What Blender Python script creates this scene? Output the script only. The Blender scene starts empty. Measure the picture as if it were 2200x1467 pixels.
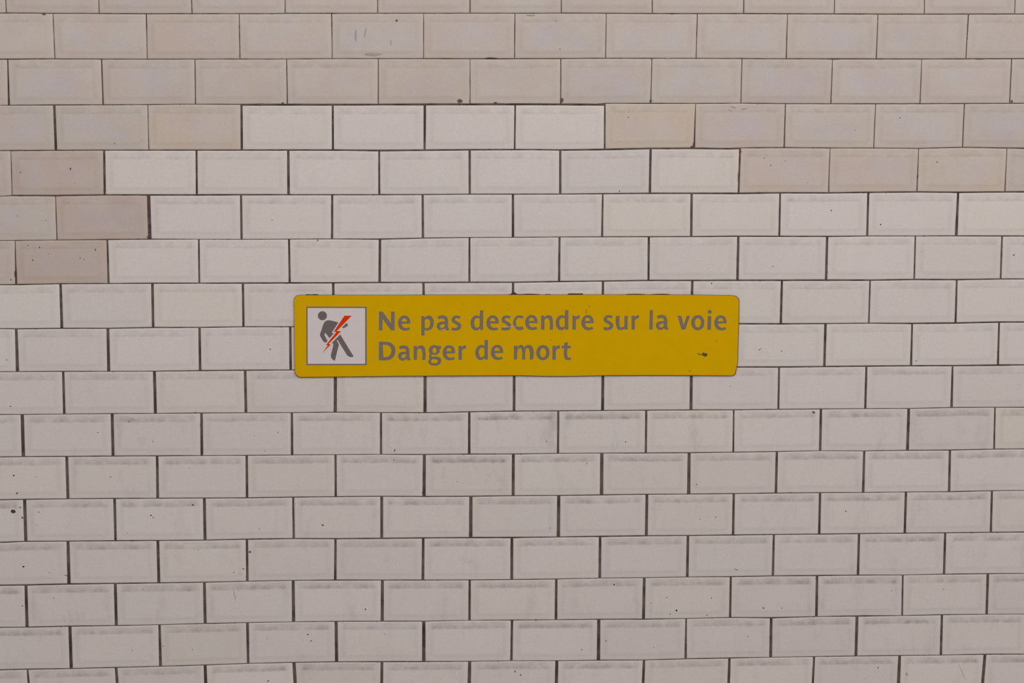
import bpy, math, random
import numpy as np
from mathutils import Matrix, Vector, noise

# ------------------------------------------------------------------ camera
F_PX = 4000.0                       # focal length in px of the 2200 px wide frame
PITCH = 0.0765                      # one course of tiles (m)
A_U, TX, TY, TZ = 2.0435, -11.1628, -8.2232, 40.7834
RX, RY, RZ = 0.1554, -0.0482, 0.0023
def rot(rx, ry, rz):
    cx, sx, cy, sy, cz, sz = math.cos(rx), math.sin(rx), math.cos(ry), math.sin(ry), math.cos(rz), math.sin(rz)
    return (np.array([[1, 0, 0], [0, cx, -sx], [0, sx, cx]]) @ np.array([[cy, 0, sy], [0, 1, 0], [-sy, 0, cy]])
            @ np.array([[cz, -sz, 0], [sz, cz, 0], [0, 0, 1]]))
RC = rot(RX, RY, RZ)
TC = np.array([TX, TY, TZ])
CAM_W = -RC.T @ TC                  # camera centre in course units (x right, y down, z into wall)
U0 = 5.6 * A_U                      # world x = 0 lies at mid sign
Z_TOP = 1.85                        # world height of course 0
def to_world(p):                    # course units -> metres (X right, Y into wall, Z up)
    return Vector(((p[0] - U0) * PITCH, p[2] * PITCH, Z_TOP - p[1] * PITCH))
def wall_pt(x, y, depth=0.0):
    """point of the wall plane (metres X, Z) seen at photo position x, y; depth = metres towards the viewer"""
    d = RC.T @ np.array([(x - 1100.0) / F_PX, (y - 733.5) / F_PX, 1.0])
    t = (-depth / PITCH - CAM_W[2]) / d[2]
    q = CAM_W + t * d
    w = to_world(q)
    return w.x, w.z

sc = bpy.context.scene
cam_d = bpy.data.cameras.new('camera'); cam = bpy.data.objects.new('camera', cam_d)
sc.collection.objects.link(cam); sc.camera = cam
cam_d.sensor_fit = 'HORIZONTAL'; cam_d.sensor_width = 36.0; cam_d.lens = F_PX / 2200.0 * 36.0
right = RC.T @ np.array([1, 0, 0.]); down = RC.T @ np.array([0, 1, 0.]); fwd = RC.T @ np.array([0, 0, 1.])
def dirw(v): return Vector((v[0], v[2], -v[1]))
M = Matrix.Identity(4)
for i, v in enumerate((dirw(right), -dirw(down), -dirw(fwd))):
    for k in range(3): M[k][i] = v[k]
M.translation = to_world(CAM_W)
cam.matrix_world = M
cam_d.clip_start = 0.05; cam_d.clip_end = 100

# ------------------------------------------------------------------ light
wd = bpy.data.worlds.new('world'); sc.world = wd; wd.use_nodes = True
bg = wd.node_tree.nodes['Background']
bg.inputs[0].default_value = (1.0, 0.93, 0.90, 1); bg.inputs[1].default_value = 0.42
def area(name, loc, target, sx, sy, power, col):
    l = bpy.data.lights.new(name, 'AREA'); l.shape = 'RECTANGLE'; l.size = sx; l.size_y = sy
    l.energy = power; l.color = col
    o = bpy.data.objects.new(name, l); sc.collection.objects.link(o)
    o.location = loc
    o.rotation_euler = (Vector(target) - Vector(loc)).to_track_quat('-Z', 'Y').to_euler()
    return o
area('platform_lamp', (0.45, -2.7, 3.3), (0, 0, 1.2), 5.0, 0.5, 75, (1.0, 0.965, 0.925))
area('far_platform_lamp', (1.1, -7.0, 3.4), (0, 0, 1.2), 7.0, 0.8, 330, (1.0, 0.955, 0.925))
vs = sc.view_settings
vs.view_transform = 'Standard'; vs.look = 'None'; vs.gamma = 1.0; vs.use_curve_mapping = False
vs.exposure = -0.875

# ------------------------------------------------------------------ helpers
def s2l(c):
    return tuple(((v / 255.0) / 12.92 if v / 255.0 <= 0.04045 else ((v / 255.0 + 0.055) / 1.055) ** 2.4) for v in c)
class NT:
    def __init__(self, name):
        self.m = bpy.data.materials.new(name); self.m.use_nodes = True
        self.t = self.m.node_tree; self.b = self.t.nodes['Principled BSDF']
    def n(self, kind, **kw):
        nd = self.t.nodes.new(kind)
        for k, v in kw.items():
            if isinstance(k, str) and hasattr(nd, k): setattr(nd, k, v)
        return nd
    def set(self, nd, key, v):
        if hasattr(v, 'is_output'): self.t.links.new(v, nd.inputs[key])
        else: nd.inputs[key].default_value = v
    def math(self, op, a, b=0.0, c=0.0, clamp=False):
        nd = self.n('ShaderNodeMath'); nd.operation = op; nd.use_clamp = clamp
        self.set(nd, 0, a); self.set(nd, 1, b); self.set(nd, 2, c)
        return nd.outputs[0]
    def mix(self, f, a, b, mode='MIX'):
        nd = self.n('ShaderNodeMix'); nd.data_type = 'RGBA'; nd.blend_type = mode
        self.set(nd, 0, f); self.set(nd, 6, a); self.set(nd, 7, b)
        return nd.outputs[2]
    def noise(self, vec, scale, detail=2.0, rough=0.5):
        nd = self.n('ShaderNodeTexNoise'); self.set(nd, 'Vector', vec)
        nd.inputs['Scale'].default_value = scale; nd.inputs['Detail'].default_value = detail
        nd.inputs['Roughness'].default_value = rough
        return nd.outputs[0]
    def ramp(self, f, lo, hi):           # smooth 0..1 between lo and hi
        nd = self.n('ShaderNodeMapRange'); nd.interpolation_type = 'SMOOTHSTEP'
        self.set(nd, 0, f); self.set(nd, 1, lo); self.set(nd, 2, hi); nd.inputs[3].default_value = 0; nd.inputs[4].default_value = 1
        return nd.outputs[0]
    def scaled(self, vec, s):
        nd = self.n('ShaderNodeMapping'); self.set(nd, 0, vec); nd.inputs[3].default_value = s
        return nd.outputs[0]
    def bump(self, h, strength, dist):
        nd = self.n('ShaderNodeBump'); self.set(nd, 'Height', h)
        nd.inputs['Strength'].default_value = strength; nd.inputs['Distance'].default_value = dist
        self.t.links.new(nd.outputs[0], self.b.inputs['Normal'])
def c4(c): return tuple(c) + (1.0,)

def add_obj(name, verts, faces, mat, parent=None, smooth=False):
    me = bpy.data.meshes.new(name); me.from_pydata(verts, [], faces); me.update()
    me.materials.append(mat)
    if smooth: me.polygons.foreach_set('use_smooth', [True] * len(me.polygons))
    o = bpy.data.objects.new(name, me); sc.collection.objects.link(o)
    if parent is not None: o.parent = parent
    return o

# ------------------------------------------------------------------ materials
def tile_material():
    m = NT('glazed_tile')
    obj = m.n('ShaderNodeTexCoord').outputs['Object']
    att = m.n('ShaderNodeAttribute'); att.attribute_name = 'tint'
    loc = m.n('ShaderNodeAttribute'); loc.attribute_name = 'place'     # metres from left, from top, and tile width
    inf = m.n('ShaderNodeAttribute'); inf.attribute_name = 'wear'      # grime on the top bevel, age, random
    sp = m.n('ShaderNodeSeparateXYZ'); m.t.links.new(loc.outputs['Vector'], sp.inputs[0])
    si = m.n('ShaderNodeSeparateXYZ'); m.t.links.new(inf.outputs['Vector'], si.inputs[0])
    u, v, w = sp.outputs; grime, age, rnd = si.outputs
    col = att.outputs['Color']
    # cloudy glaze: warm and lilac patches, stronger on the old tiles
    n1 = m.ramp(m.noise(obj, 16.0, 3.0), 0.36, 0.66)
    amp = m.math('ADD', m.math('MULTIPLY', age, 0.55), 0.25)
    warm = m.mix(m.math('MULTIPLY', n1, amp), col, m.mix(1.0, col, (1.0, 0.95, 0.905, 1), 'MULTIPLY'))
    n2 = m.ramp(m.noise(m.scaled(obj, (1, 1, 1.7)), 11.0, 2.0), 0.45, 0.75)
    warm = m.mix(m.math('MULTIPLY', n2, amp), warm, m.mix(1.0, warm, (0.955, 0.945, 0.985, 1), 'MULTIPLY'))
    eu = m.math('MINIMUM', u, m.math('SUBTRACT', w, u)); ev = m.math('MINIMUM', v, m.math('SUBTRACT', 0.0765, v))
    ctr = m.math('MULTIPLY', m.ramp(eu, 0.012, 0.045), m.ramp(ev, 0.010, 0.030))
    ctr = m.math('MULTIPLY', ctr, m.math('ADD', 0.25, m.ramp(m.noise(obj, 21.0, 2.0), 0.35, 0.65)))
    warm = m.mix(m.math('MULTIPLY', ctr, age), warm, m.mix(1.0, warm, (0.985, 0.995, 1.075, 1), 'MULTIPLY'))
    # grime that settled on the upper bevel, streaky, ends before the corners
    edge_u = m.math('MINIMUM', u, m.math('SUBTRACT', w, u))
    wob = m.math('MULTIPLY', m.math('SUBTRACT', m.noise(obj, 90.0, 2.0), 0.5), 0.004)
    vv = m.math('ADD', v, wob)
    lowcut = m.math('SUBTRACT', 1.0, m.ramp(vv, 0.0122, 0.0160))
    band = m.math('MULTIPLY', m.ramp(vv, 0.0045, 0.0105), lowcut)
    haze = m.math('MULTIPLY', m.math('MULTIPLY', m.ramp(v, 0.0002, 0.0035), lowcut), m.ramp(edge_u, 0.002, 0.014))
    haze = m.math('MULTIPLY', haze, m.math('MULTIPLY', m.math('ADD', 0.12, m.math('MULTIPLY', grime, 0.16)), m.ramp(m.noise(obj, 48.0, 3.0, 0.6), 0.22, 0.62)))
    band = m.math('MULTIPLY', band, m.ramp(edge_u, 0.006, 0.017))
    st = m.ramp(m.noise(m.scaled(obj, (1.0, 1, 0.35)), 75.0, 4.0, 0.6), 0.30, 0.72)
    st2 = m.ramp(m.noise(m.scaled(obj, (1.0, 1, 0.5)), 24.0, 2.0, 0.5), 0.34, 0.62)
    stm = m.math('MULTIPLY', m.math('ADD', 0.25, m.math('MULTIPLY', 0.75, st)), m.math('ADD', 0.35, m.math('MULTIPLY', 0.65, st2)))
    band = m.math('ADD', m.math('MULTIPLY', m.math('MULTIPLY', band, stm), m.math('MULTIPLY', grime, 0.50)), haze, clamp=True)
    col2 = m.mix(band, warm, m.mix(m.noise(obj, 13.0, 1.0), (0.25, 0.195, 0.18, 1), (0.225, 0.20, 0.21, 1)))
    # thin darker band in the step between rim and ramp on the other three sides
    vb = m.math('SUBTRACT', 0.0, v)
    hgt = m.n('ShaderNodeAttribute'); hgt.attribute_name = 'height'
    eb = m.math('SUBTRACT', hgt.outputs['Fac'], v)
    lo = m.math('MULTIPLY', m.ramp(eb, 0.006, 0.009), m.math('SUBTRACT', 1.0, m.ramp(eb, 0.0125, 0.015)))
    lo = m.math('MULTIPLY', lo, m.ramp(edge_u, 0.005, 0.012))
    sd = m.math('MULTIPLY', m.ramp(edge_u, 0.005, 0.009), m.math('SUBTRACT', 1.0, m.ramp(edge_u, 0.0125, 0.017)))
    sd = m.math('MULTIPLY', sd, m.math('MULTIPLY', m.ramp(v, 0.006, 0.016), m.ramp(eb, 0.006, 0.012)))
    ds = m.math('MAXIMUM', m.math('MULTIPLY', lo, 0.045), m.math('MULTIPLY', sd, 0.085))
    ds = m.math('MULTIPLY', ds, m.math('ADD', 0.45, m.math('MULTIPLY', 0.75, st)))
    col2 = m.mix(ds, col2, (0.24, 0.22, 0.215, 1))
    # smears over whole tiles
    sm = m.ramp(m.noise(m.scaled(obj, (1.6, 1, 0.7)), 17.0, 4.0, 0.65), 0.52, 0.76)
    col2 = m.mix(m.math('MULTIPLY', sm, m.math('MULTIPLY', m.math('MULTIPLY', grime, grime), 0.24)), col2, (0.25, 0.205, 0.20, 1))
    # pin-prick specks
    vo = m.n('ShaderNodeTexVoronoi'); vo.feature = 'F1'; m.set(vo, 'Vector', m.scaled(obj, (1, 0, 1))); vo.inputs['Scale'].default_value = 38.0
    pick = m.n('ShaderNodeSeparateColor'); m.t.links.new(vo.outputs['Color'], pick.inputs[0])
    pr = m.math('MULTIPLY', m.math('MULTIPLY', pick.outputs[1], pick.outputs[1]), 0.042)
    spk = m.math('MULTIPLY', m.math('LESS_THAN', vo.outputs['Distance'], pr), m.math('GREATER_THAN', pick.outputs[0], 0.60))
    col2 = m.mix(m.math('MULTIPLY', spk, m.math('ADD', 0.12, m.math('MULTIPLY', pick.outputs[2], 0.45))), col2, (0.12, 0.10, 0.09, 1))
    # ragged dirty nibbles along the arrises
    ed = m.math('MINIMUM', m.math('MINIMUM', edge_u, eb), m.math('MULTIPLY', v, 0.75))
    thr = m.math('MULTIPLY', m.math('SUBTRACT', m.noise(obj, 130.0, 4.0, 0.65), 0.60), 0.011)
    nib = m.ramp(m.math('SUBTRACT', thr, ed), -0.0001, 0.0004)
    col2 = m.mix(m.math('MULTIPLY', nib, 0.75), col2, (0.085, 0.066, 0.057, 1))
    # fine mottling of the glaze
    fm = m.math('MULTIPLY', m.math('SUBTRACT', m.noise(obj, 420.0, 2.0, 0.7), 0.5), 0.20)
    fac = m.n('ShaderNodeCombineColor')
    g = m.math('ADD', 1.0, fm)
    for k in range(3): m.set(fac, k, g)
    col2 = m.mix(1.0, col2, fac.outputs[0], 'MULTIPLY')
    m.t.links.new(col2, m.b.inputs['Base Color'])
    m.b.inputs['Roughness'].default_value = 0.42
    m.b.inputs['Specular IOR Level'].default_value = 0.35
    m.bump(m.math('ADD', m.noise(obj, 60.0, 2.0), m.math('MULTIPLY', m.noise(obj, 600.0, 1.0), 0.15)), 0.12, 0.0008)
    return m.m
def grout_material():
    m = NT('grout')
    obj = m.n('ShaderNodeTexCoord').outputs['Object']
    att = m.n('ShaderNodeAttribute'); att.attribute_name = 'tint'
    n1 = m.ramp(m.noise(obj, 26.0, 3.0, 0.6), 0.38, 0.66)
    n2 = m.ramp(m.noise(m.scaled(obj, (1, 1, 0.6)), 55.0, 2.0), 0.55, 0.75)
    c = m.mix(n1, c4(s2l((100, 88, 82))), c4(s2l((66, 54, 50))))
    c = m.mix(m.math('MULTIPLY', n2, 0.75), c, c4(s2l((84, 68, 46))))
    n3 = m.ramp(m.noise(obj, 14.0, 2.0), 0.62, 0.74)
    c = m.mix(m.math('MULTIPLY', n3, 0.8), c, c4(s2l((34, 28, 26))))
    m.t.links.new(c, m.b.inputs['Base Color'])
    m.b.inputs['Roughness'].default_value = 0.95
    m.bump(m.noise(obj, 900.0, 2.0), 0.3, 0.0006)
    return m.m
def paint(name, col, rough=0.45, var=0.06, scale=30.0, spec=0.35):
    m = NT(name)
    obj = m.n('ShaderNodeTexCoord').outputs['Object']
    n = m.ramp(m.noise(obj, scale, 4.0, 0.6), 0.3, 0.7)
    n2 = m.noise(obj, 700.0, 1.0)
    f = m.math('ADD', m.math('MULTIPLY', n, 0.7), m.math('MULTIPLY', n2, 0.3))
    a = s2l(col)
    c = m.mix(f, tuple(v * (1 - var) for v in a) + (1,), tuple(min(1, v * (1 + var)) for v in a) + (1,))
    m.t.links.new(c, m.b.inputs['Base Color'])
    m.b.inputs['Roughness'].default_value = rough
    m.b.inputs['Specular IOR Level'].default_value = spec
    return m.m

# ---- survey of the photographed joints: course lines (x, y, gap) and upright joints (x top, x bottom, gap)
L = {
1:"0,28,1.6 314,29.5,1.7 600,29.3,1.6 613,28.7,1.5 1014,28.4,1.5 1150,28.4,1.5 1209,28.1,1.5 1427,29.2,1.8 1591,29.2,2 1791,30,2 1982,30.5,2 2200,30.2,1.8",
2:"0,127.4,2.2 117,126.2,2 118,126.6,1.7 316,127.1,1.5 600,126.8,1.3 714,126,1.4 910,126,1.6 1106,126.3,2 1302,125.2,1.5 1495,125.5,1.6 1689,126.3,1.8 1818,126.5,2 1974,126.8,1.8 2200,126,2",
3:"0,226.3,1 117,225.5,2 222,225.3,1.5 316,224.7,1.5 409,223.6,1.2 518,224.2,1.6 521,225,4 600,225,4 714,225,4 823,224.7,3.5 910,224.4,4 1150,224.2,4 1299,225,4 1301,222,1.5 1495,222.3,1.5 1591,221.9,1.5 1686,222.7,1.6 1881,223.1,1.8 2072,222.5,1.7 2200,222,1.6",
4:"0,323.7,2 120,322.9,2 222,322.6,2 420,322.6,2.2 600,322.4,2.8 716,322.4,3 817,323.5,3.5 1011,321.8,3 1150,321.3,2.5 1204,322.4,3 1299,321.3,3.5 1397,319.1,3.2 1490,318.7,3.5 1587,320,3 1590,317.6,2 1687,317.2,2 1783,318,1.6 1877,318,1.6 1974,318.9,1.6 2064,316.6,2 2163,318,2 2200,318.6,3",
5:"0,421.6,1 25,420.3,1.5 28,420,2.5 120,420.3,3 226,418.6,2.5 325,418.9,3 423,418.9,3 518,418.4,3 600,418.4,2.5 714,418.4,2 815,418.4,2.3 907,418,2 1011,417.3,2 1204,417,2 1296,416.2,2.2 1397,415.4,3 1487,415.4,3 1585,415.6,3.5 1675,414.3,3 1780,414.5,2.8 1867,413.2,3 1971,412.4,2.8 2061,413.2,3 2159,412.4,3 2200,412.4,3",
6:"0,517,1.2 31,516.5,1.2 123,515.7,1.2 232,514.6,2 322,513.8,2 425,514,1 518,514.4,1.5 600,513.8,1.3 714,513.3,1.5 816,513.8,2.5 909,511.6,2.2 1008,510.3,1.5 1104,509.9,1.4 1201,509.2,1.5 1291,508.9,2 1395,508.6,2 1485,508.4,2.2 1585,507.5,2.5 1675,507.8,2.5 1777,508,2.5 1865,507,1.8 1967,507,1.5 2054,506.7,2.2 2154,507,2.3 2200,507,2.2",
7:"0,611.7,2 35,611.5,2.5 130,609.5,2 232,609.3,2 327,608.5,2.2 428,608.5,2.2 521,608.2,3 621,607.9,3 715,607.6,2.5 815,607,2.8 910,607,2.5 1008,606.5,3 1102,606.5,2.5 1201,604.9,2.8 1295,603.8,2.5 1393,602.5,2.8 1487,602.5,2.8 1584,602.2,3 1680,602.2,3 1775,601.9,3.5 1870,601.9,2.8 1965,600.5,3 2055,600.8,3 2150,599.4,2.5 2200,599.2,2",
8:"0,706,1.6 35,706.4,2 132,705.3,2.2 232,705.3,2 329,703.6,2.5 428,703.6,2 522,702,1.8 624,702,1.8 1588,695.5,3 1678,695.8,3 1775,695.2,2.2 1867,694.4,2.2 1960,694.9,3 2053,694,3.2 2147,691.9,3 2200,691.9,3",
9:"0,798.6,1.4 37,798.4,1.5 136,797.8,2 233,797.8,1.5 331,797.5,1.5 430,796.2,2.5 526,795.4,2.5 626,794.8,1.8 1585,788.5,3 1673,788.5,3 1770,787.5,2.8 1860,786.6,3 1957,785.8,2.8 2047,785.5,2.8 2144,784.5,3.5 2200,783.9,2.5",
10:"0,890.5,1.6 46,890.3,1.6 138,889.5,1.2 240,888.6,1.5 334,888.4,1.3 432,887.3,1.8 526,886.8,1.5 626,886.5,1.5 720,885.6,1.8 819,886.2,1.5 913,886.7,2 1008,884.8,2 1102,883.2,2 1200,882.6,2 1295,882,1.8 1388,881.3,1.8 1485,880.7,2 1577,880.5,1.8 1672,879.3,1.8 1764,878.5,1.8 1860,878,1.5 1952,877.7,1.5 2045,875.5,2 2137,875,1.5 2200,875,1.8",
11:"0,981.9,1.8 49,981.1,2 145,980.5,2 243,979.7,2 338,979.2,2 434,978.9,1.5 529,978.4,1.5 626,977.5,1.5 720,976.7,1.3 819,976.2,1.3 910,976.4,2 1008,975.6,2 1102,975.3,1.8 1198,974,1.5 1292,973.5,1.5 1388,973.2,2 1480,972.6,2 1576,971.5,1.8 1669,970,1.8 1762,968.5,1.2 1856,968.8,1.5 1950,967.5,2 2042,966.9,2 2136,965,1.8 2200,964.4,1.8",
12:"0,1073.8,2 52,1072.7,2 146,1071.6,1.8 245,1070.8,2 338,1070.5,1.8 439,1070,2 530,1069.7,2 629,1068,2 722,1067,1.8 820,1066.2,1.8 911,1066.7,2.2 1011,1066.2,2.2 1101,1065,2 1201,1064.3,1.8 1292,1063.2,2.5 1389,1062,1.8 1480,1061.5,1.8 1576,1060.4,1.8 1667,1059.3,2 1762,1058.5,1.8 1855,1058.3,1.5 1946,1056.9,1.3 2039,1056.4,2 2132,1054.4,1.8 2200,1053.6,1.3",
13:"0,1165.2,2.5 56,1163,2 147,1162.5,2 247,1161.6,2.5 340,1161,2 439,1160.5,2 530,1158.3,2.5 630,1157,2.2 720,1157.3,2.5 820,1156.7,3 909,1155.6,2.5 1011,1155,3 1098,1154.8,3 1200,1153.5,2 1288,1152.4,3 1388,1151,2.5 1478,1150.5,2 1575,1149.4,2.5 1662,1148.2,2 1761,1147.5,2.3 1845,1146.4,2 1944,1145.5,2 2031,1144.7,2 2129,1143.6,2.3 2200,1143,2.3",
14:"0,1257.4,3 56,1256.5,3 149,1254.6,3 248,1253.3,2.5 341,1252.2,2.3 439,1250.8,2 530,1248.7,1.8 629,1247,1.3 720,1246.2,2.2 821,1246.2,1.8 909,1246.2,2 1008,1245.9,1.8 1099,1245.1,2 1195,1244,1.8 1288,1241.8,1.3 1384,1241,1.6 1476,1239.6,1.5 1570,1238.8,2 1660,1237.2,2.2 1755,1236.6,2.5 1844,1235.5,2 1940,1235.3,1.2 2028,1233.6,2 2122,1232.5,2 2200,1232,1.5",
15:"0,1347.9,2 57,1347.4,2 150,1345.2,2.3 248,1344,2 344,1341.9,1.3 440,1339.5,2 532,1337.6,1.5 630,1335.9,1.3 722,1334.8,1.8 821,1334.5,2 910,1334.5,1.6 1008,1332.6,1 1098,1332,1.8 1194,1331.5,1.6 1285,1330.5,2 1382,1330.2,2.3 1474,1328.8,1.3 1569,1326.5,1.8 1656,1327.2,2.8 1754,1324.5,1.3 1840,1323.4,3 1938,1322.5,1.5 2024,1320.6,2 2120,1319.8,1.2 2200,1319.3,1.3",
16:"0,1439,2.5 59,1437.6,2.5 153,1436.3,2 248,1433.8,2 345,1431.4,1.8 440,1428.6,1.8 533,1425.4,1.5 630,1422.9,1.8 723,1421.8,1.8 820,1421.5,2.5 911,1421.3,2.2 1008,1420.7,1.6 1098,1419.4,1.3 1194,1419.4,1.3 1285,1418.3,2 1382,1418,1.5 1474,1415.3,2.2 1568,1413.6,2.2 1656,1412,1.4 1750,1410.6,1.5 1840,1409.3,1.8 1933,1408.2,1.8 2021,1407.4,1.5 2117,1405.5,2.2 2200,1405.2,2",
}
V = {
0:"12,13.6,1.5 212,213,1.5 411.3,412.4,1.5 612.7,612.7,1.3 811.3,811.5,1.3 1009.8,1009.8,2 1205.8,1205.8,1.3 1401.4,1401.4,1.5 1598,1597.5,1.8 1793,1792.6,1.5 1986.2,1985.8,1.6 2181,2180,1.3",
1:"113.7,118,1.2 314.2,316.4,2.2,1.3 513.8,515.4,1.5 712.5,713.6,2,1 910,910,1.2 1106.4,1105.5,1.5 1302.4,1301.3,1.3 1498.2,1495.5,1.5 1692.1,1689.1,1.4,1.9 1886.4,1882.5,1.5 2080.8,2075.1,2.2,1.2",
2:"16.4,19.1,2,4 218.2,221.5,2,3 418.6,420,1.5,2 615.5,617.4,1.8 812.6,812.6,1.5 1009.8,1009.8,1.2 1205,1204.5,1.8 1400.5,1398.1,1.5 1594.2,1591.7,1.5 1788.7,1785.2,1.2,2 1980.5,1976.6,1.2,1.8 2173.5,2169.2,2",
3:"116.5,120,5 317.2,319.9,1.3 518.7,519.5,4.5 714.7,715.3,4 912.7,912.2,5,4 1106.9,1105.7,3 1299.6,1299.1,3.2 1494.4,1491.6,1.5,3 1687.5,1684.8,2.2 1881.2,1877.1,1.6 2072.1,2068,2.2,1.6",
4:"23,25.8,1.2 223.6,225,4.5 422,422.8,4 619.3,619.8,5 814.5,814.8,3.8 1009,1009.2,5,4 1203.6,1203.6,4.5 1397.8,1396.2,4.8 1590,1586.8,3.5 1783.3,1780.3,1.2,1.8 1974,1970,1.6,2 2163.5,2159,1.3,2",
5:"119.2,122.2,1.3,2 319.1,321.8,7 517.6,519,4.5 713.6,713.4,4.3 908,908.6,4.5 1102,1102,4.8 1295,1293.6,3,4 1485.9,1485,4.8 1676.2,1674.2,3.7 1865.6,1863.2,4.3 2058.7,2054.4,4.5,6",
6:"32.2,34.6,1.3,4 230.5,233.2,3.5,4 427,428.2,3.5 620.9,622.3,4 816.2,815.6,5 1008.7,1008.4,3.8 1202,1201.2,4.2 1394,1393.2,4.6,4 1586.3,1584.4,5 1777.3,1774.8,5 1966.8,1964,3.2 2153,2149.8,3.5",
7:"129.8,132.8,5,6 327.3,328.9,5.5,5 521.7,523,4.5 715.8,717,5 909.7,911,5 1102.3,1102,5 1295.5,1294,4.5 1487.5,1485,5 1680,1677.4,4.8 1869.5,1866.7,3 2055.7,2053,4",
8:"34.6,37.4,5.5,6.5 231.5,233.5,6 428.5,429.8,5 623.4,624.5,5 817.5,818,5 1008.5,1008,5 1200.5,1200,5 1391.5,1391,5 1581.5,1580.5,4 1773.7,1771,5.5,4.5 1960,1957.3,3.5,4.5 2146.8,2144.1,4",
9:"135.5,138,5 331.6,333.8,6 526.6,528.3,5.5 720.5,720.2,6.5 913.3,913,6.5 1104.8,1104.4,5.5 1295.5,1294.5,6 1485.4,1484.5,6 1673.9,1672.2,4.3 1861.5,1859,4.5 2046.7,2044.3,3.5,5.5",
10:"47.5,50.2,7 240.8,242.7,6 432.8,433.6,5.5 626.9,627.5,5 818.4,818.6,4.5 1008.2,1007.9,5 1199.5,1198.7,4.5 1388.5,1387.5,4.3 1576.5,1575.4,3.3 1763.9,1762,5.3,5 1952.6,1949.6,6 2137.8,2135.9,3.5",
11:"143.2,145.9,6 337.4,338.7,5.5 529.9,530.7,5 720.7,721.3,4.5 911.6,911,6.5 1102.8,1102.4,6 1293,1292.3,7 1480.7,1479.6,6.5,7 1669.1,1667,5.2 1856.9,1854.5,5 2041,2039.1,5",
12:"52.6,55.4,6.5 246,248.2,6,5 438.8,440.5,6 629.9,631,4.5 820,820,6 1011.5,1011.2,7 1200.4,1199.5,7 1389.9,1388.5,6 1576.5,1575,5 1762,1760,5 1946.6,1943.9,5 2131.3,2128.8,4.5",
13:"145.9,148.1,6.5 339,341.2,6 530.4,531.3,5 720.7,720.2,5 909.2,908.6,5.5 1099.8,1099.4,6 1289.3,1288.5,5.5 1478,1476.6,5.5 1662.7,1660.5,4.6 1845.7,1843.3,5 2030.9,2028.2,4.8",
14:"55.4,58,6 247.4,249.8,6 439,440.7,6 629.6,630.7,6.5 821.4,821.1,6.5 1009,1008.7,5 1195.2,1194.4,5.5 1384.2,1382.5,6 1570.2,1568.5,4.5 1755.7,1754,5.5 1939.8,1938.2,3.5 2122.5,2119.8,6,5",
15:"150,153,6.5 342.5,344.7,5,6 531.5,533.2,6,5 722,723,6.5 910.5,910.5,7 1100,1098.7,5 1286.5,1285.7,7 1474.2,1473,3.5,5 1656.9,1655.7,6 1841.4,1838.9,6.5,6 2023.8,2021.4,5",
16:"59,61.9,4,5 249.3,252.2,6 440.5,441.8,6.5 631.5,633.8,7 820.5,820.3,6 1009,1008.4,7 1196.3,1195.6,6.5 1383.6,1382.2,5.5 1567.2,1565.8,5.5 1749.2,1747,4.5 1933,1930.7,6,8 2116.3,2111.3,6.5",
}
YEL_C = (213, 168, 0); GREY_C = (122, 113, 105); FIG_C = (108, 100, 100); WHT_C = (214, 206, 206)
SIGN_OUT = ("632.3,660* 632.4,645 634.5,638.5 640,634.9 648,634.3* 700,634.2* 820,634.2* 1000,633.7* 1100,633.4* 1250,633.2* 1420,633.2* 1500,633.8* "
 "1560,634.8* 1573,635.2 1581,637 1586,642 1587.3,650* 1586.9,680* 1586.1,710* 1585.0,745* 1584.2,778* 1582.3,788 1580.5,796 1577.5,804 1571,806.6* "
 "1500,806.0* 1400,805.6* 1300,806.0* 1240,807.4 1180,807.6 1120,806.2* 1000,806.7* 860,807.3* 800,808.0* 700,809.2* 655,809.5* 643,808.8 637,804.8 634,797* 633,740*")
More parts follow.
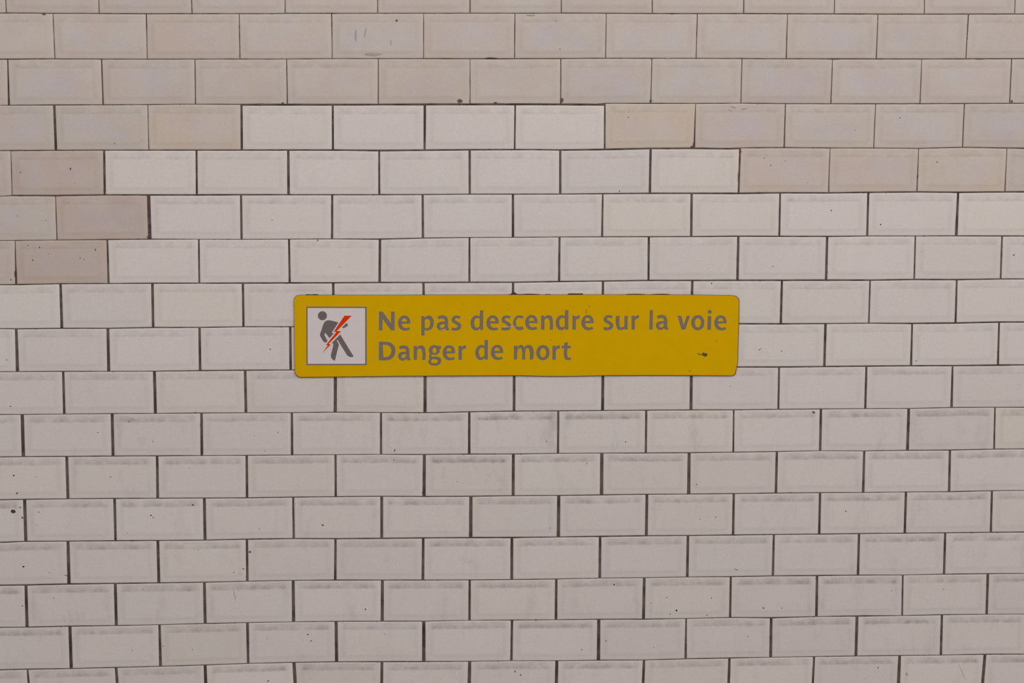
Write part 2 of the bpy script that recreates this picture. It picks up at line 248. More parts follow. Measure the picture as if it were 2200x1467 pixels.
GLYPHS = {
'N': (18.333, 258, 1095, ["258,352* 402,352* 735,815* 735,352* 878,352* 878,1095* 733,1095* 400,640* 400,1095* 258,1095*"]),
'e': (18.333, 1010, 1095, ["1490,832* 1160,832* 1172,905 1225,970 1310,1000 1385,990 1440,962* 1485,1062* 1400,1092 1290,1107 1150,1075 1050,975 1008,810 1045,650 1135,545 1260,510 1390,545 1465,640 1495,760",
      "1152,745* 1162,690 1195,640 1255,618 1315,640 1350,690 1358,745*"]),
'p': (18.333, 185, 1095, ["185,535* 308,535* 318,600* 380,540 470,510 580,540 652,640 677,790 655,920 590,1030 500,1085 410,1102 350,1088 314,1065* 314,1295* 185,1295*",
      "322,690* 365,652 430,640 500,680 535,790 530,880 495,965 440,1002 370,1005 322,985*"]),
'a': (18.333, 795, 1095, ["828,562* 900,520 1020,503 1130,525 1200,585 1235,680 1240,900 1252,985 1292,1055* 1240,1095 1170,1085 1115,1030* 1050,1085 960,1103 870,1068 810,990 795,900 830,815 910,765 1000,750 1105,748* 1105,690 1070,640 1000,628 930,640 870,662*",
      "1105,845* 1040,848 965,870 925,930 950,985 1010,1000 1070,970 1103,900"]),
's': (18.333, 1365, 1088, ["1738,545* 1650,515 1560,508 1450,545 1390,620 1380,700 1420,780 1500,830 1570,870 1612,920 1600,965 1540,995 1470,990 1395,965* 1362,1075* 1450,1097 1570,1100 1690,1060 1750,970 1755,880 1700,800 1610,745 1540,705 1508,670 1525,630 1590,612 1650,620 1700,642*"]),
'd': (18.333, 112, 1075, ["482,305* 610,305* 605,1075* 490,1075* 468,1010* 400,1075 310,1097 220,1060 140,960 112,820 130,680 200,570 300,510 385,505 467,540*",
      "467,625* 400,605 330,615 280,665 253,760 265,880 310,965 375,982 430,960 467,900*"]),
'c': (7.3333, 383, 647, ["551,437* 490,420 440,430 400,475 383,540 400,600 440,640 490,655 550,637* 532,588* 490,602 450,588 432,550 432,500 455,467 490,458 530,476*"]),
'n': (18.333, 685, 1065, ["688,515* 803,515* 815,578* 880,520 970,495 1060,513 1125,585 1147,680 1147,1065* 1013,1065* 1010,700 985,640 930,615 870,630 822,682* 818,1065* 685,1065*"]),
'r': (18.333, 90, 1065, ["92,518* 213,518* 225,575* 290,512 388,498* 370,632* 290,640 245,668 226,725* 222,1065* 90,1065*"]),
'u': (7.3333, 172, 645, ["172,429* 231,429* 228,565 235,600 257,611 285,601 303,578* 304,429* 357,429* 353,645* 309,645* 302,628* 270,650 235,653 195,635 175,590"]),
'l': (18.333, 1190, 1060, ["1208,296* 1336,296* 1325,1060* 1190,1060*"]),
'v': (18.333, 105, 1060, ["105,518* 255,518* 345,875* 470,518* 592,518* 412,1060* 258,1060*"]),
'o': (18.333, 640, 1068, ["900,492 1030,520 1122,620 1160,780 1125,950 1030,1050 890,1088 760,1045 670,935 640,780 680,630 780,525",
      "905,610 835,645 795,730 785,800 800,880 840,950 895,976 965,950 1010,880 1025,790 1010,700 970,635"]),
'i': (18.333, 1280, 1070, ["1292,527* 1433,527* 1420,1070* 1280,1070*", "1370,287 1425,310 1448,365 1425,420 1370,443 1315,420 1292,365 1315,310"]),
'D': (18.333, 255, 990, ["255,256* 480,256* 590,262 700,285 820,370 890,490 908,610 880,760 800,890 680,962 560,990* 255,990*",
      "410,378* 430,865* 520,865 600,848 670,800 725,720 745,610 720,500 650,420 560,382 500,376*"]),
'g': (18.333, 368, 970, ["880,425* 858,520 815,560 822,620 800,690 720,755 620,777 550,768 502,762 495,800 505,848* 740,850 830,880 877,960 870,1060 800,1150 690,1192 590,1197 470,1172 390,1110 366,1040 385,975 430,930* 395,870 395,820 435,735* 400,660 395,570 430,470 510,410 610,392 700,410 760,425*",
      "612,488 560,515 528,590 545,655 580,697 615,706 655,695 683,650 690,590 668,515",
      "505,968 480,1010 490,1055 540,1095 610,1107 690,1090 737,1040 737,990 695,966*"]),
'm': (7.3333, 397, 1115, ["397,897* 446,897* 452,921* 480,893 515,887 545,900 563,927* 592,895 640,887 682,905 701,950 698,1115* 643,1115* 641,970 630,942 605,936 585,950 578,985 577,1115* 522,1115* 520,965 512,943 488,937 462,950 453,985 450,1115* 397,1115*"]),
't': (18.333, 1590, 968, ["1692,308* 1828,266* 1830,415* 1947,415* 1947,517* 1823,517* 1816,800 1835,865 1880,880 1938,872* 1968,950* 1870,982 1780,975 1715,925 1690,860 1685,517* 1588,517* 1600,415* 1686,415*"]),
}
LINE1 = [('N', 814.1, 709.7), ('e', 855.1, 709.6), ('p', 905.1, 709.7), ('a', 938.4, 709.7), ('s', 969.5, 709.4), ('d', 1011.1, 708.7),
 ('e', 1045.1, 709.2), ('s', 1076.7, 709.1), ('c', 1102.2, 708.3), ('e', 1128.5, 708.4), ('n', 1162.4, 708.1), ('d', 1194.0, 708.1), ('r', 1229.9, 708.1),
 ('e', 1249.0, 708.5), ('s', 1296.2, 708.4), ('u', 1323.6, 707.9), ('r', 1356.7, 707.9), ('l', 1394.9, 707.8), ('a', 1409.3, 708.5),
 ('v', 1455.7, 707.9), ('o', 1484.9, 708.3), ('i', 1519.8, 708.4), ('e', 1534.8, 709.1)]
LINE2 = [('D', 814.0, 774.0), ('a', 855.4, 774.2), ('n', 888.6, 773.0), ('g', 920.1, 772.9), ('e', 951.3, 773.4), ('r', 985.1, 772.7), ('d', 1021.2, 772.3),
 ('e', 1054.7, 772.6), ('m', 1104.1, 772.1), ('o', 1152.2, 772.6), ('r', 1186.8, 772.6), ('t', 1206.7, 772.8)]
FIGURE = ["625,270 726,312 768,413 726,514 625,556 524,514 482,413 524,312",
 "1128,628* 1040,600 900,566 800,556 720,590 670,650 640,720 592,880 550,1015 552,1040 600,1128 660,1225 715,1260 765,1238 788,1205* 690,1022* 712,943* 850,1120* 985,968* 918,950*",
 "1385,643* 1422,680 1425,722 1400,748* 1300,808* 1238,785*",
 "1185,1000* 1612,1700* 1500,1713 1430,1680 1370,1605* 1110,1185* 1070,1178* 1147,1320* 1018,1833* 930,1773 893,1690 905,1600* 968,1345* 950,1332* 990,1303* 920,1275*"]
BOLT = "1320,412* 1548,414* 1080,893* 1213,900* 825,1300* 890,1322* 620,1592* 798,1345* 738,1335* 1068,926* 985,918*"
ADHESIVE = ["655,635* 657,632.6* 664,632.4* 668,633* 676,632* 683,632.6* 686,635*",
 "1087,634.5* 1090,632.6* 1097,631.9 1102,628.5 1106,628.5 1110,631.2 1120,632 1130,631.2* 1140,631.3* 1155,631.8* 1166,633* 1168,634.5*",
 "1171,634.3* 1172,632* 1183,632* 1184,634.3*", "1220,634.3* 1221,630.6* 1252,630.6* 1253,634.3*",
 "1340,634.2* 1346,632.2 1360,631.5 1378,631.6 1392,632.9* 1410,631.6 1432,631.6 1446,633.2* 1450,634.3*"]
SCRATCH = ["1066.5,702.0* 1073,702.2* 1071,704.2* 1067,703.6*", "1077.6,702.3* 1087,702.0* 1098,701.0* 1110.8,700.1* 1110.5,701.6* 1098,702.2* 1087,703.4* 1078,703.3*",
 "946.5,707.6* 953,707.2* 957,705.6* 957,707.4* 951,708.8* 946,708.8*"]
DIRT = ["1497,757.4* 1503,760.3 1508,760.8 1511,757.2 1513.5,758.4 1518,759 1519.7,762 1517,765.6 1512,765 1508,762.6 1502,762.2*",
 "1265.2,656.8 1267.6,657.4 1267.4,659.6 1265.2,659.4", "1538.6,732.2 1540.8,732.6 1540.4,735 1538.6,734.6", "1480.4,797.2 1483.8,795.8 1484.2,797.4 1481.6,798.2",
 "1259,664.5* 1259.7,664.5* 1259.6,673.5* 1258.9,673.5*", "995.9,652.0 997.1,652.3 996.9,653.8 995.8,653.4", "1091,664 1092.4,664.3 1092.1,665.6 1091,665.4",
 "1183.9,729.2 1185.3,729.7 1184.9,731.2 1183.8,730.9", "1301,709 1302.6,709.4 1302.2,711.4 1301,711.2"]
# x,y,rx,ry,mat(2 dark,3 brown,4 faint),angle
SPECKS = ("28,1098.5,6,5,2 43.5,1090,2,1.6,2 48,1112,2,2.2,2 36.5,1059.5,3.5,1.6,2,-0.8 29.5,1021.5,2.6,2,2 50.5,1217,2.6,2,2 324,1107,2.2,1.8,2 414.5,1084.5,3.4,1.8,2,0.4 329,1112,1,2.4,3 "
 "537,1185.5,3,2.4,2 693.5,1128,2.6,2.4,3 785,1308.5,1.8,2,2 661,1363,2.4,1.6,2,-0.3 668,1376.5,2,1.5,2,-0.5 848,967.5,1.2,3.4,2,0.2 846.5,988,1,2,3 "
 "1319.5,1255.5,2.2,2,2 1453.5,1311,2.4,2.4,2 1640.3,1306,1.8,2.2,2 1106.5,1442,1.5,3,3 1118.5,1450,1.3,2.6,3,-0.4 1344,949,1.1,1.9,2 1174.5,948,1.5,1.3,2 1817,1098,1.6,1.6,2 "
 "1892,482,1.7,1.8,2 1786,452,2,1.3,2,-0.5 1178,387,0,0,2 1331,410.5,1,2,2,-0.2 1529,608.5,1.3,2.2,2,0.4 682.5,516,2.6,1.1,2,-0.6 580.5,750.3,1.6,1.8,2,0.4 "
 "151.5,362.5,2.6,3.2,3 44,370,2,1.4,3 122.7,352.5,0,0,2 246.5,308,1.3,1.3,3 852,44,2.6,3,3 95,30.5,4.5,1.5,3 1350,251.8,1.4,1.2,2 1642,339.5,1.3,1.3,2 1656,355.5,1.2,2,2 1687.5,345.5,1,1.2,2 "
 "1934,253.3,1.4,1.3,2 2013.4,348.5,1.5,1.5,2 1195.5,44.8,1.3,1.2,3 1203,105,1.8,1.1,3,-0.5 85,531.5,1.6,2.6,2,0.4 205,536.5,1.4,2.4,2,-0.3 70.3,559,1.1,2.8,2,0.5 60.3,526.7,1.2,1.2,2 172,554,0.7,4,3 103.8,545.5,1,1,2 181,557.5,1.6,0.9,2,0.8 "
 "38,464,2.2,2,4 98,473.3,1,1,2 584.6,472.8,1.5,2.4,4,-0.6 597.5,928.5,1.8,2.6,4 2178.5,547.5,2.6,1.5,3,-0.8 2045,971,0,0,2 1748.5,886,3.4,2.2,3 1747,884.5,1.2,2.4,2 1632.5,750.5,5,0.7,3,-0.6 1679,753.8,2,1,3,0.6 1660,572.6,3,0.6,3,0.1 "
 "1968.5,775,1.4,1.4,2 1660,1038,0,0,2 1537.5,1111.2,1.1,1.5,2 1503.6,1115,1,1,2 1181.5,1134.7,1.1,1.1,2 1496.5,1040.5,1.2,1.2,2 982.5,1034.8,1,1,2 1260.5,996,2.2,0.7,2,-0.7 "
 "1582.5,1223.5,5,0.7,2,0.25 503.5,1277,1.1,11,4,-0.25 506,1285,1,5,4,0.2 1432.8,1284,0.8,2,2 1528.7,1285,1,1.6,2 1439.8,1319,1.4,1.1,2 988,217,7,5,3 1207,215,4,6.5,3 1398,217,3.2,4,3 2174,217.5,3,2.8,3 "
 "607.5,221.3,3.4,1.8,3 1065,220.3,4.5,1.4,3 1490,310,1.6,8,3,0.2 1487,315,4,2.5,3 322,486,2.4,6,2 317.5,509,3.5,2,3 33,588,2.4,9,2 23.5,601,1.6,1.3,2 141.5,1343,0,0,2 153,1385,1.7,7,2 153.5,1429,2.6,5,2 910,1058,3,3.5,2 "
 "434,967,2,10,2 1587,380,2,14,3,0.05 1591,325,2.6,3,3 2013,340,0,0,3 1971.8,378,1.8,3,3 1569,237,6,1,4 1576,230,7,1.2,4,0.3 1599,233.5,9,1.6,4,-0.2 1435,124.5,7,1.2,4 1445,29.5,6,1,3 1610,114,0,0,3 1792,126.8,14,1.1,3 2105,126.5,12,1.1,3 1055,124.3,16,1.1,3 "
 "764,76,3,14,4 785,68,2,13,4,0.2 840,92,2,8,4 800,116,22,4,4 1140,32.5,12,1.3,4 1680,1306,1.2,1.3,2 2027.5,1265.5,1,1.6,3 1915.5,1268.8,1,1,2 1886.5,1434.5,1.2,1.8,2 1948.5,1448,2.6,4.5,4 "
 "2067.5,1444.5,0.7,24,4,-0.42 247.5,1433.5,1.2,1.2,2 284.5,1397,1.1,1.1,2 413.5,1395,1.1,1.1,2 351,1388,2,1.4,4 1100,0,0,0,2 1301.8,1376.6,1.4,1.4,2 1250.2,1395.5,1.3,1.3,2 1519,1321,1.4,1.2,2 1607,1367,1.2,1.2,2 1405,1390,1,1.1,2 1519.5,1354,0,0,2 "
 "90,1283,0,0,2 48,1301.5,1.2,1.6,2 115,1284.5,1.8,1,3,-0.5 142,1236,5,0.6,3,0.3 106,1230,1.3,0.8,3 425.8,1181,1.2,1,3 502,1229.5,1.5,1.3,3 522.5,1221.5,2.2,1.4,3,0.4 557.2,1136.6,1,1,2 78.9,1127,1,1,2 83.5,1100,1.2,1.2,2 273.3,1145.5,1,1,2 576,1463,3,1.4,2,-0.5 "
 "14.2,773,1.3,1.6,2 22,873,2,1.4,3 277.5,906,2.6,0.8,2 420,886,1.4,1.4,3 210,929,2,0.8,3 237.5,1024.5,1.2,1.2,2 406.5,1004.5,1,1,2 328,948,1.5,1.2,3 546,936.3,1.1,0.9,3")
# ------------------------------------------------------------------ the tiled wall
L = {k: [tuple(map(float, t.split(','))) for t in s.split()] for k, s in L.items()}
V = {k: [tuple(map(float, t.split(','))) for t in s.split()] for k, s in V.items()}
PXM = PITCH / 94.0                                     # metres per photo pixel on the wall
FC = {}                                                # course -> arrays of X, Z, gap (metres)
for k, pts in L.items():
    q = [wall_pt(x, y) for x, y, g in pts]
    FC[k] = (np.array([a[0] for a in q]), np.array([a[1] for a in q]), np.array([p[2] * PXM for p in pts]))
ROW0, ROW1 = -7, 24
rng = random.Random(4)
def course(k, X):
    if k in FC:
        xs, zs, gs = FC[k]
        X2 = min(max(X, xs[0]), xs[-1])
        return float(np.interp(X2, xs, zs)), float(np.interp(X2, xs, gs))
    if k < 1:
        z, g = course(1, X); return z + (1 - k) * PITCH * 1.03, 1.7 * PXM
    z, g = course(16, X); return z - (k - 16) * PITCH * 0.995, 2.0 * PXM
def line_y(l, x):
    k = L[l]; return float(np.interp(x, [a[0] for a in k], [a[1] for a in k]))
def joints(r):
    """list of (X at top, X at bottom, gap top, gap bottom) for row r, left to right"""
    if r in V:
        out = []
        for j in V[r]:
            xt, xb, w = j[0], j[1], j[2]; wb = j[3] if len(j) > 3 else w
            if r == 0:
                Xb = wall_pt(xb, line_y(1, xb))[0]; Xt = Xb + 3.2 * (wall_pt(xt, 0)[0] - wall_pt(xb, 28)[0])
            elif r == 16:
                Xt = wall_pt(xt, line_y(16, xt))[0]; Xb = Xt + 3.0 * (wall_pt(xb, 1467)[0] - wall_pt(xt, line_y(16, xt))[0])
                Xb = Xt + max(-0.003, min(0.003, Xb - Xt))
            else:
                Xt = wall_pt(xt, line_y(r, xt))[0]; Xb = wall_pt(xb, line_y(r + 1, xb))[0]
            out.append((Xt, Xb, w * PXM, wb * PXM))
    else:
        out = []
        for i in range(12):
            X = ((i + (0.5 if r % 2 else 0)) * A_U - U0) * PITCH + rng.uniform(-.001, .001)
            g = (1.5 if r < 3 else 5.5) * PXM
            out.append((X, X, g, g))
    pw = A_U * PITCH
    g = (1.6 if r < 3 else 5.0) * PXM
    a, b = out[0], out[-1]
    left = [((a[0] + a[1]) / 2 - pw * k,) * 2 + (g, g) for k in range(9, 0, -1)]
    rgt = [((b[0] + b[1]) / 2 + pw * k,) * 2 + (g, g) for k in range(1, 10)]
    return left + out + rgt
def px_of_row(r, x): return wall_pt(x, 94.0 * r - 20)[0]
def is_old(r, Xc):
    if r <= 2: return True
    if r == 3: return not (px_of_row(3, 519) < Xc < px_of_row(3, 1299))
    if r == 4: return not (px_of_row(4, 224) < Xc < px_of_row(4, 1588))
    if r == 5: return Xc < px_of_row(5, 320)
    if r == 6: return Xc < px_of_row(6, 232)
    return False
# individual colour of tiles that differ from their neighbours: (row, photo x) -> factor
SPECIAL = {(3, 418): (1.02, 0.985, 0.93), (4, 120): (0.965, 0.925, 0.89), (5, 220): (0.945, 0.90, 0.875), (6, 130): (0.93, 0.885, 0.86),
           (3, 1400): (1.07, 1.035, 1.0), (4, 1690): (1.05, 1.02, 0.995), (4, 1880): (1.04, 1.01, 0.985), (4, 2060): (1.04, 1.015, 0.99),
           (3, 1590): (1.0, 0.985, 0.98), (2, 910): (1.0, 0.99, 0.965), (1, 410): (1.0, 0.975, 0.96), (1, 1010): (1.0, 0.985, 0.965),
           (3, 616): (0.97, 0.975, 0.97), (3, 813): (0.98, 0.98, 0.985), (3, 1200): (1.01, 1.01, 1.01), (3, 1010): (1.0, 1.0, 1.0),
           (4, 325): (1.0, 0.995, 0.985), (4, 1490): (1.01, 1.01, 1.005), (4, 520): (0.99, 0.985, 0.98)}
GRIME = {(10, 913): 1.3, (10, 1103): 1.55, (10, 1293): 1.5, (10, 1482): 1.3, (11, 1007): 1.6, (9, 1200): 0.9, (9, 1390): 0.9,
         (10, 335): 0.9, (11, 815): 1.2, (13, 1000): 1.2, (14, 910): 1.15, (11, 1385): 1.2, (13, 1572): 1.0, (12, 1290): 1.15}
verts, faces, fmat = [], [], []
a_tint, a_place, a_wear, a_h = [], [], [], []
NU, NV = 10, 4
RINGS = [(0.0, 0.0035), (0.0, 0.0006), (0.00035, 0.00005), (0.0009, -0.0001), (0.0052, -0.0003), (0.0066, -0.00042),
         (0.0108, -0.00098), (0.0124, -0.00112), (0.0140, -0.00115)]
def ring_params():
    p = [(i / NU, 0.0) for i in range(NU)] + [(1.0, i / NV) for i in range(NV)]
    p += [(1 - i / NU, 1.0) for i in range(NU)] + [(0.0, 1 - i / NV) for i in range(NV)]
    return p
PRM = ring_params(); NP = len(PRM)
def add_tile(r, jl, jr, old):
    xl_t, xl_b = jl[0] + jl[2] / 2, jl[1] + jl[3] / 2
    xr_t, xr_b = jr[0] - jr[2] / 2, jr[1] - jr[3] / 2
    W = (xr_t - xl_t + xr_b - xl_b) / 2
    H = PITCH * 0.97
    xc = (xl_t + xr_t) / 2
    sd = rng.random() * 100
    rough = 0.00030 if old else 0.00015
    tx, tz = rng.gauss(0, 0.0016), rng.gauss(0, 0.0022)     # each tile sits slightly askew
    # colour
    if old: base = np.array(s2l((198, 188.5, 182)))
    elif r < 9: base = np.array(s2l((215, 207.5, 204.5)))
    else: base = np.array(s2l((212, 204, 201)))
    base = base * (1 + rng.gauss(0, 0.014)) * np.array([1, 1 + rng.gauss(0, 0.004), 1 + rng.gauss(0, 0.009)])
    gr = (0.34 if old else 0.34 if r < 9 else 0.52 if r < 10 else 0.72) * rng.uniform(0.75, 1.25)
    if 9 <= r <= 9: gr *= 0.9
    for (rr, px), f in SPECIAL.items():
        if rr == r and abs(px_of_row(r, px) - xc) < 0.05: base = base * np.array(f)
    for (rr, px), f in GRIME.items():
        if rr == r and abs(px_of_row(r, px) - xc) < 0.05: gr = max(gr, 0.7 * f)
    idx0 = len(verts)
    for (ins, dep) in RINGS:
        for (s, t) in PRM:
            s2 = ins / W + s * (1 - 2 * ins / W); t2 = ins / H + t * (1 - 2 * ins / H)
            X0 = xl_t + (xr_t - xl_t) * s2; X1 = xl_b + (xr_b - xl_b) * s2
            zt, gt = course(r, X0); zb, gb = course(r + 1, X1)
            zt -= gt / 2; zb += gb / 2
            X = X0 + (X1 - X0) * t2; Z = zt + (zb - zt) * t2
            if ins < 0.0005:
                nz = noise.noise(Vector((X * 160, Z * 160, sd))) + 0.5 * noise.noise(Vector((X * 420, Z * 420, sd)))
                X += nz * rough; Z += nz * rough
            verts.append((X, dep + (X - xc) * tx + (Z - zt + H / 2) * tz, Z))
            a_tint.append(tuple(base)); a_place.append((s2 * W, t2 * H, W)); a_wear.append((gr, 1.0 if old else 0.0, sd)); a_h.append(H)
    for k in range(len(RINGS) - 1):
        a, b = idx0 + k * NP, idx0 + (k + 1) * NP
        for i in range(NP):
            j = (i + 1) % NP
            faces.append((a + i, b + i, b + j, a + j)); fmat.append(0)
    a = idx0 + (len(RINGS) - 1) * NP
    faces.append(tuple(a + i for i in range(NP))[::-1]); fmat.append(0)
for r in range(ROW0, ROW1):
    js = joints(r)
    for jl, jr in zip(js[:-1], js[1:]):
        add_tile(r, jl, jr, is_old(r, (jl[0] + jr[0]) / 2))
def plain(n):
    for _ in range(n):
        a_tint.append((.2, .2, .2)); a_place.append((0, 0, 0)); a_wear.append((0, 0, 0)); a_h.append(0.0)
# grout bed and the wall behind it
XL, XR = -2.3, 2.3
zt = course(ROW0, 0)[0] + 0.01; zb = course(ROW1, 0)[0] - 0.01
i0 = len(verts)
for y in (0.0007, 0.16):
    for x, z in ((XL, zb), (XR, zb), (XR, zt), (XL, zt)): verts.append((x, y, z))
plain(8)
for f in ((0, 1, 2, 3), (7, 6, 5, 4), (0, 4, 5, 1), (1, 5, 6, 2), (2, 6, 7, 3), (3, 7, 4, 0)):
    faces.append(tuple(i0 + k for k in f)); fmat.append(1)
# specks, chips and paint drops that have a shape of their own: photo x, y, half width, half height, material (2 dark, 3 brown)
def blob(x, y, rx, ry, mat, seed, ang=0.0):
    n = 9; rr = random.Random(seed)
    c = len(verts); ca, sa = math.cos(ang), math.sin(ang)
    pts = []
    for k in range(n):
        a = 2 * math.pi * k / n; q = rr.uniform(0.7, 1.15)
        dx, dy = math.cos(a) * rx * q, math.sin(a) * ry * q
        pts.append(wall_pt(x + dx * ca - dy * sa, y + dx * sa + dy * ca, 0.0015))
    for X, Z in pts: verts.append((X, -0.0015, Z))
    m = wall_pt(x, y, 0.0017); verts.append((m[0], -0.0017, m[1]))
    plain(n + 1)
    for k in range(n):
        faces.append((c + (k + 1) % n, c + k, c + n)); fmat.append(mat)
for i, t in enumerate(SPECKS.split()):
    q = [float(v) for v in t.split(',')]
    if q[2] <= 0: continue
    blob(q[0], q[1], q[2] * 0.9, q[3] * 0.9, int(q[4]) if len(q) > 4 else 2, i, q[5] if len(q) > 5 else 0.0)
me = bpy.data.meshes.new('wall_back')
me.from_pydata(verts, [], faces); me.update()
for m_ in (tile_material(), grout_material(), paint('dark_speck', (66, 58, 56), 0.8, 0.1),
           paint('brown_chip', (98, 84, 72), 0.9, 0.2, 200), paint('faint_smudge', (176, 164, 156), 0.8, 0.1)): me.materials.append(m_)
me.polygons.foreach_set('material_index', fmat)
me.polygons.foreach_set('use_smooth', [m_ == 0 for m_ in fmat])
def attr(name, typ, data, key):
    a = me.attributes.new(name, typ, 'POINT'); a.data.foreach_set(key, np.array(data, dtype=np.float32).ravel())
attr('tint', 'FLOAT_COLOR', [tuple(t) + (1.0,) for t in a_tint], 'color')
attr('place', 'FLOAT_VECTOR', a_place, 'vector')
attr('wear', 'FLOAT_VECTOR', a_wear, 'vector')
attr('height', 'FLOAT', a_h, 'value')
wall = bpy.data.objects.new('wall_back', me); sc.collection.objects.link(wall)
wall['kind'] = 'structure'
wall['label'] = 'station wall of white bevelled tiles in running bond with dark joints'

# ------------------------------------------------------------------ the sign
SIGN_Y = -0.0022                                       # back of the sign rests on the tile faces
SIGN_T = 0.0030
def smooth_path(spec, ox=0.0, oy=0.0, k=1.0, sx=0.0, sy=0.0, n=7):
    """'x,y' smooth and 'x,y*' corner points -> closed outline in photo pixels"""
    P = []
    for t in spec.split():
        c = t.endswith('*'); x, y = t.rstrip('*').split(',')
        P.append(((float(x) - ox) / k + sx, (float(y) - oy) / k + sy, c))
    out = []; N = len(P)
    for i in range(N):
        p0, p1, p2, p3 = P[i - 1], P[i], P[(i + 1) % N], P[(i + 2) % N]
        if p1[2] and p2[2]: out.append((p1[0], p1[1])); continue
        L12 = math.hypot(p2[0] - p1[0], p2[1] - p1[1])
        def tang(a, b, c):
            la = math.hypot(b[0] - a[0], b[1] - a[1]) + 1e-9; lb = math.hypot(c[0] - b[0], c[1] - b[1]) + 1e-9
            tx = (b[0] - a[0]) / la * lb + (c[0] - b[0]) / lb * la; ty = (b[1] - a[1]) / la * lb + (c[1] - b[1]) / lb * la
            q = math.hypot(tx, ty) + 1e-9; return tx / q, ty / q
        t1 = None if p1[2] else tang(p0, p1, p2)
        t2 = None if p2[2] else tang(p1, p2, p3)
        h = L12 * 0.36
        if t1: b1 = (p1[0] + t1[0] * h, p1[1] + t1[1] * h)
        if t2: b2 = (p2[0] - t2[0] * h, p2[1] - t2[1] * h)
        if not t1: b1 = (p1[0] + (b2[0] - p1[0]) * 0.4, p1[1] + (b2[1] - p1[1]) * 0.4)
        if not t2: b2 = (p2[0] + (b1[0] - p2[0]) * 0.4, p2[1] + (b1[1] - p2[1]) * 0.4)
        for s in range(n):
            u = s / n; w = 1 - u
            out.append((w**3 * p1[0] + 3 * w * w * u * b1[0] + 3 * w * u * u * b2[0] + u**3 * p2[0],
                        w**3 * p1[1] + 3 * w * w * u * b1[1] + 3 * w * u * u * b2[1] + u**3 * p2[1]))
    return out
def slab(name, loops, front, back, mat, parent, bevel=0.0):
    """solid plate whose outlines (photo pixels) lie at depth 'front' (metres out of the wall) and which reaches back to 'back'"""
    cu = bpy.data.curves.new(name, 'CURVE'); cu.dimensions = '2D'; cu.fill_mode = 'BOTH'
    half = (front - back) / 2; cu.extrude = half - bevel; cu.bevel_depth = bevel; cu.bevel_resolution = 1
    if bevel: cu.offset = -bevel
    for lp in loops:
        s = cu.splines.new('POLY'); s.points.add(len(lp) - 1); s.use_cyclic_u = True
        for p, (x, y) in zip(s.points, lp):
            X, Z = wall_pt(x, y, front); p.co = (X, Z, 0, 1)
    tmp = bpy.data.objects.new(name, cu); sc.collection.objects.link(tmp)
    dg = bpy.context.evaluated_depsgraph_get(); dg.update()
    me = bpy.data.meshes.new_from_object(tmp.evaluated_get(dg))
    bpy.data.objects.remove(tmp); bpy.data.curves.remove(cu)
    me.transform(Matrix(((1, 0, 0, 0), (0, 0, -1, -(front + back) / 2), (0, 1, 0, 0), (0, 0, 0, 1))))
    me.name = name; me.materials.clear(); me.materials.append(mat)
    o = bpy.data.objects.new(name, me); sc.collection.objects.link(o)
    if parent is not None:
        o.parent = parent
        loc = Vector(); p = parent
        while p is not None: loc += p.location; p = p.parent
        me.transform(Matrix.Translation(-loc))
    return o

D0 = 0.0022; D1 = D0 + SIGN_T
cx_, cz_ = wall_pt(1109, 809, D0)
sign = bpy.data.objects.new('warning_sign', None); sc.collection.objects.link(sign)
sign.location = (cx_, -D0, cz_); sign.empty_display_size = 0.05
sign['label'] = 'long yellow warning sign with rounded corners and grey French lettering on the tiled wall'
sign['category'] = 'sign'
YEL = paint('yellow_enamel', YEL_C, 0.6, 0.025, 40.0, 0.03)
GREY = paint('grey_lettering', GREY_C, 0.55, 0.06, 300.0, 0.2)
FIGG = paint('grey_figure', FIG_C, 0.55, 0.05, 200.0, 0.2)
WHT = paint('white_enamel', WHT_C, 0.5, 0.02, 60.0, 0.2)
RED = paint('red_bolt_paint', (222, 54, 0), 0.6, 0.05, 120.0, 0.05)
DRK = paint('sign_edge_metal_and_shade', (78, 64, 52), 0.8, 0.25, 160.0, 0.1)  # metal of the panel sides, also colours the added shadow rim
MOR = paint('old_adhesive', (70, 58, 52), 0.95, 0.25, 400.0, 0.1)
out = smooth_path(SIGN_OUT, n=5)
panel = slab('panel', [out], D1, D0, YEL, sign, 0.0)
panel.data.materials.append(DRK)
for p in panel.data.polygons:
    if abs(p.normal.y) < 0.5: p.material_index = 1
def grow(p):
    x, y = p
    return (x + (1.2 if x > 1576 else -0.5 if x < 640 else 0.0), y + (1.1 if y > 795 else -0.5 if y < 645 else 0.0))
slab('shadow_rim', [[grow(p) for p in out]], D1 - 0.0004, D0 + 0.0001, DRK, sign)['label'] = 'dark rim put in for the shadow line and dark edge of the yellow face'  # added dark rim, the shadow line below the sign put into its colour
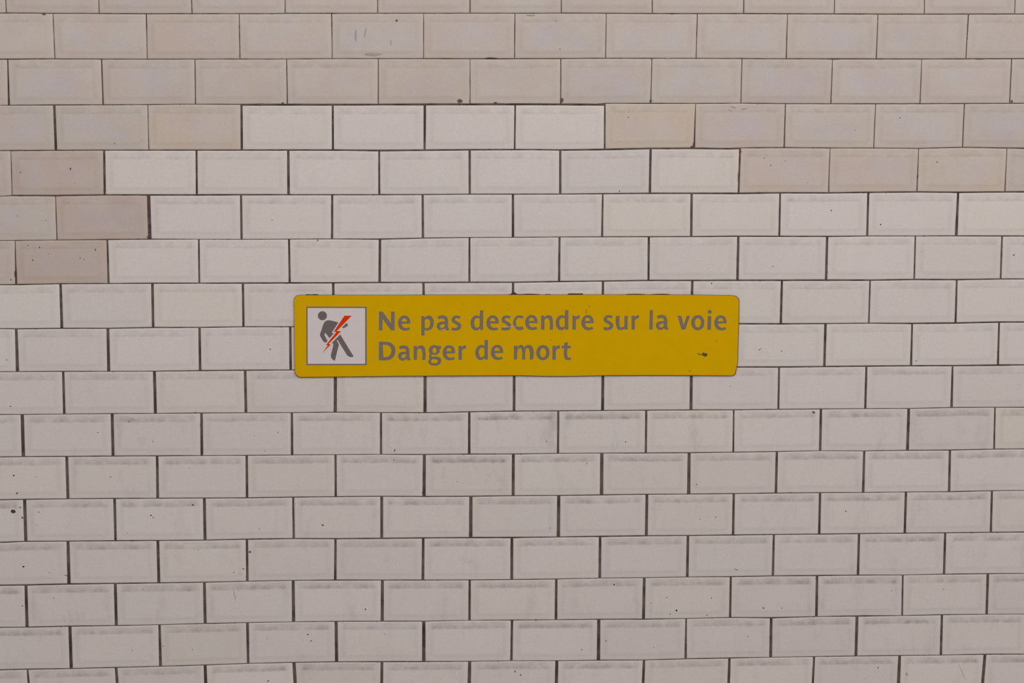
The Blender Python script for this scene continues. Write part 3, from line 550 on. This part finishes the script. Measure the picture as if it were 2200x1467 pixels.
def text(parts, label):
    loops = []
    for g, x, y in parts:
        k, ox, oy, specs = GLYPHS[g]
        for s in specs: loops.append(smooth_path(s, ox, oy, k, x, y))
    o = slab('text_line', loops, D1 + 0.00018, D1 + 0.00001, GREY, sign)
    o['label'] = label
    return o
text(LINE1, 'grey letters reading Ne pas descendre sur la voie')
text(LINE2, 'grey letters reading Danger de mort')
e = D1 + 0.00012
plate = slab('pictogram_panel', [[(660, 661), (785, 661), (785, 782), (660, 782)]], e, D1 + 0.00001, WHT, sign)
plate['label'] = 'white square of the pictogram'
slab('border', [[(657.9, 658.5), (787.8, 658.8), (788.0, 784.4), (658.3, 784.5)], [(660.8, 661.5), (784.4, 661.7), (784.5, 781.4), (661.2, 781.5)]],
     e + 0.0001, D1 + 0.00001, GREY, plate)['label'] = 'thin grey border line'
def pic(s): return smooth_path(s, 0, 0, 14.667, 650, 650)
slab('walking_figure', [pic(s) for s in FIGURE], e + 0.0001, e + 0.00001, FIGG, plate)['label'] = 'grey stooping walker silhouette'
slab('lightning_bolt', [pic(BOLT)], e + 0.00016, e + 0.00001, RED, plate)['label'] = 'red lightning bolt'
for s in ADHESIVE: slab('adhesive_crumb', [smooth_path(s)], 0.0034, 0.0008, MOR, sign)['label'] = 'dark crumb of old adhesive at the top edge'
def small(lp):                                          # pin-head specks
    cx = sum(p[0] for p in lp) / len(lp); cy = sum(p[1] for p in lp) / len(lp)
    if max(abs(p[0] - cx) + abs(p[1] - cy) for p in lp) > 3: return lp
    return [(cx + (x - cx) * 0.66, cy + (y - cy) * 0.66) for x, y in lp]
def mark(name, specs, depth, mat, label):
    for s in specs: slab(name, [small(smooth_path(s))], depth, D1 + 0.00001, mat, sign)['label'] = label
mark('scratch', SCRATCH, D1 + 0.00024, paint('bare_scratch', (196, 170, 140), 0.6, 0.05), 'pale scratch across the letters')
mark('dirt_mark', DIRT, D1 + 0.0005, paint('dirt_mark', (88, 74, 48), 0.8, 0.2, 300), 'dark dried splash or speck')
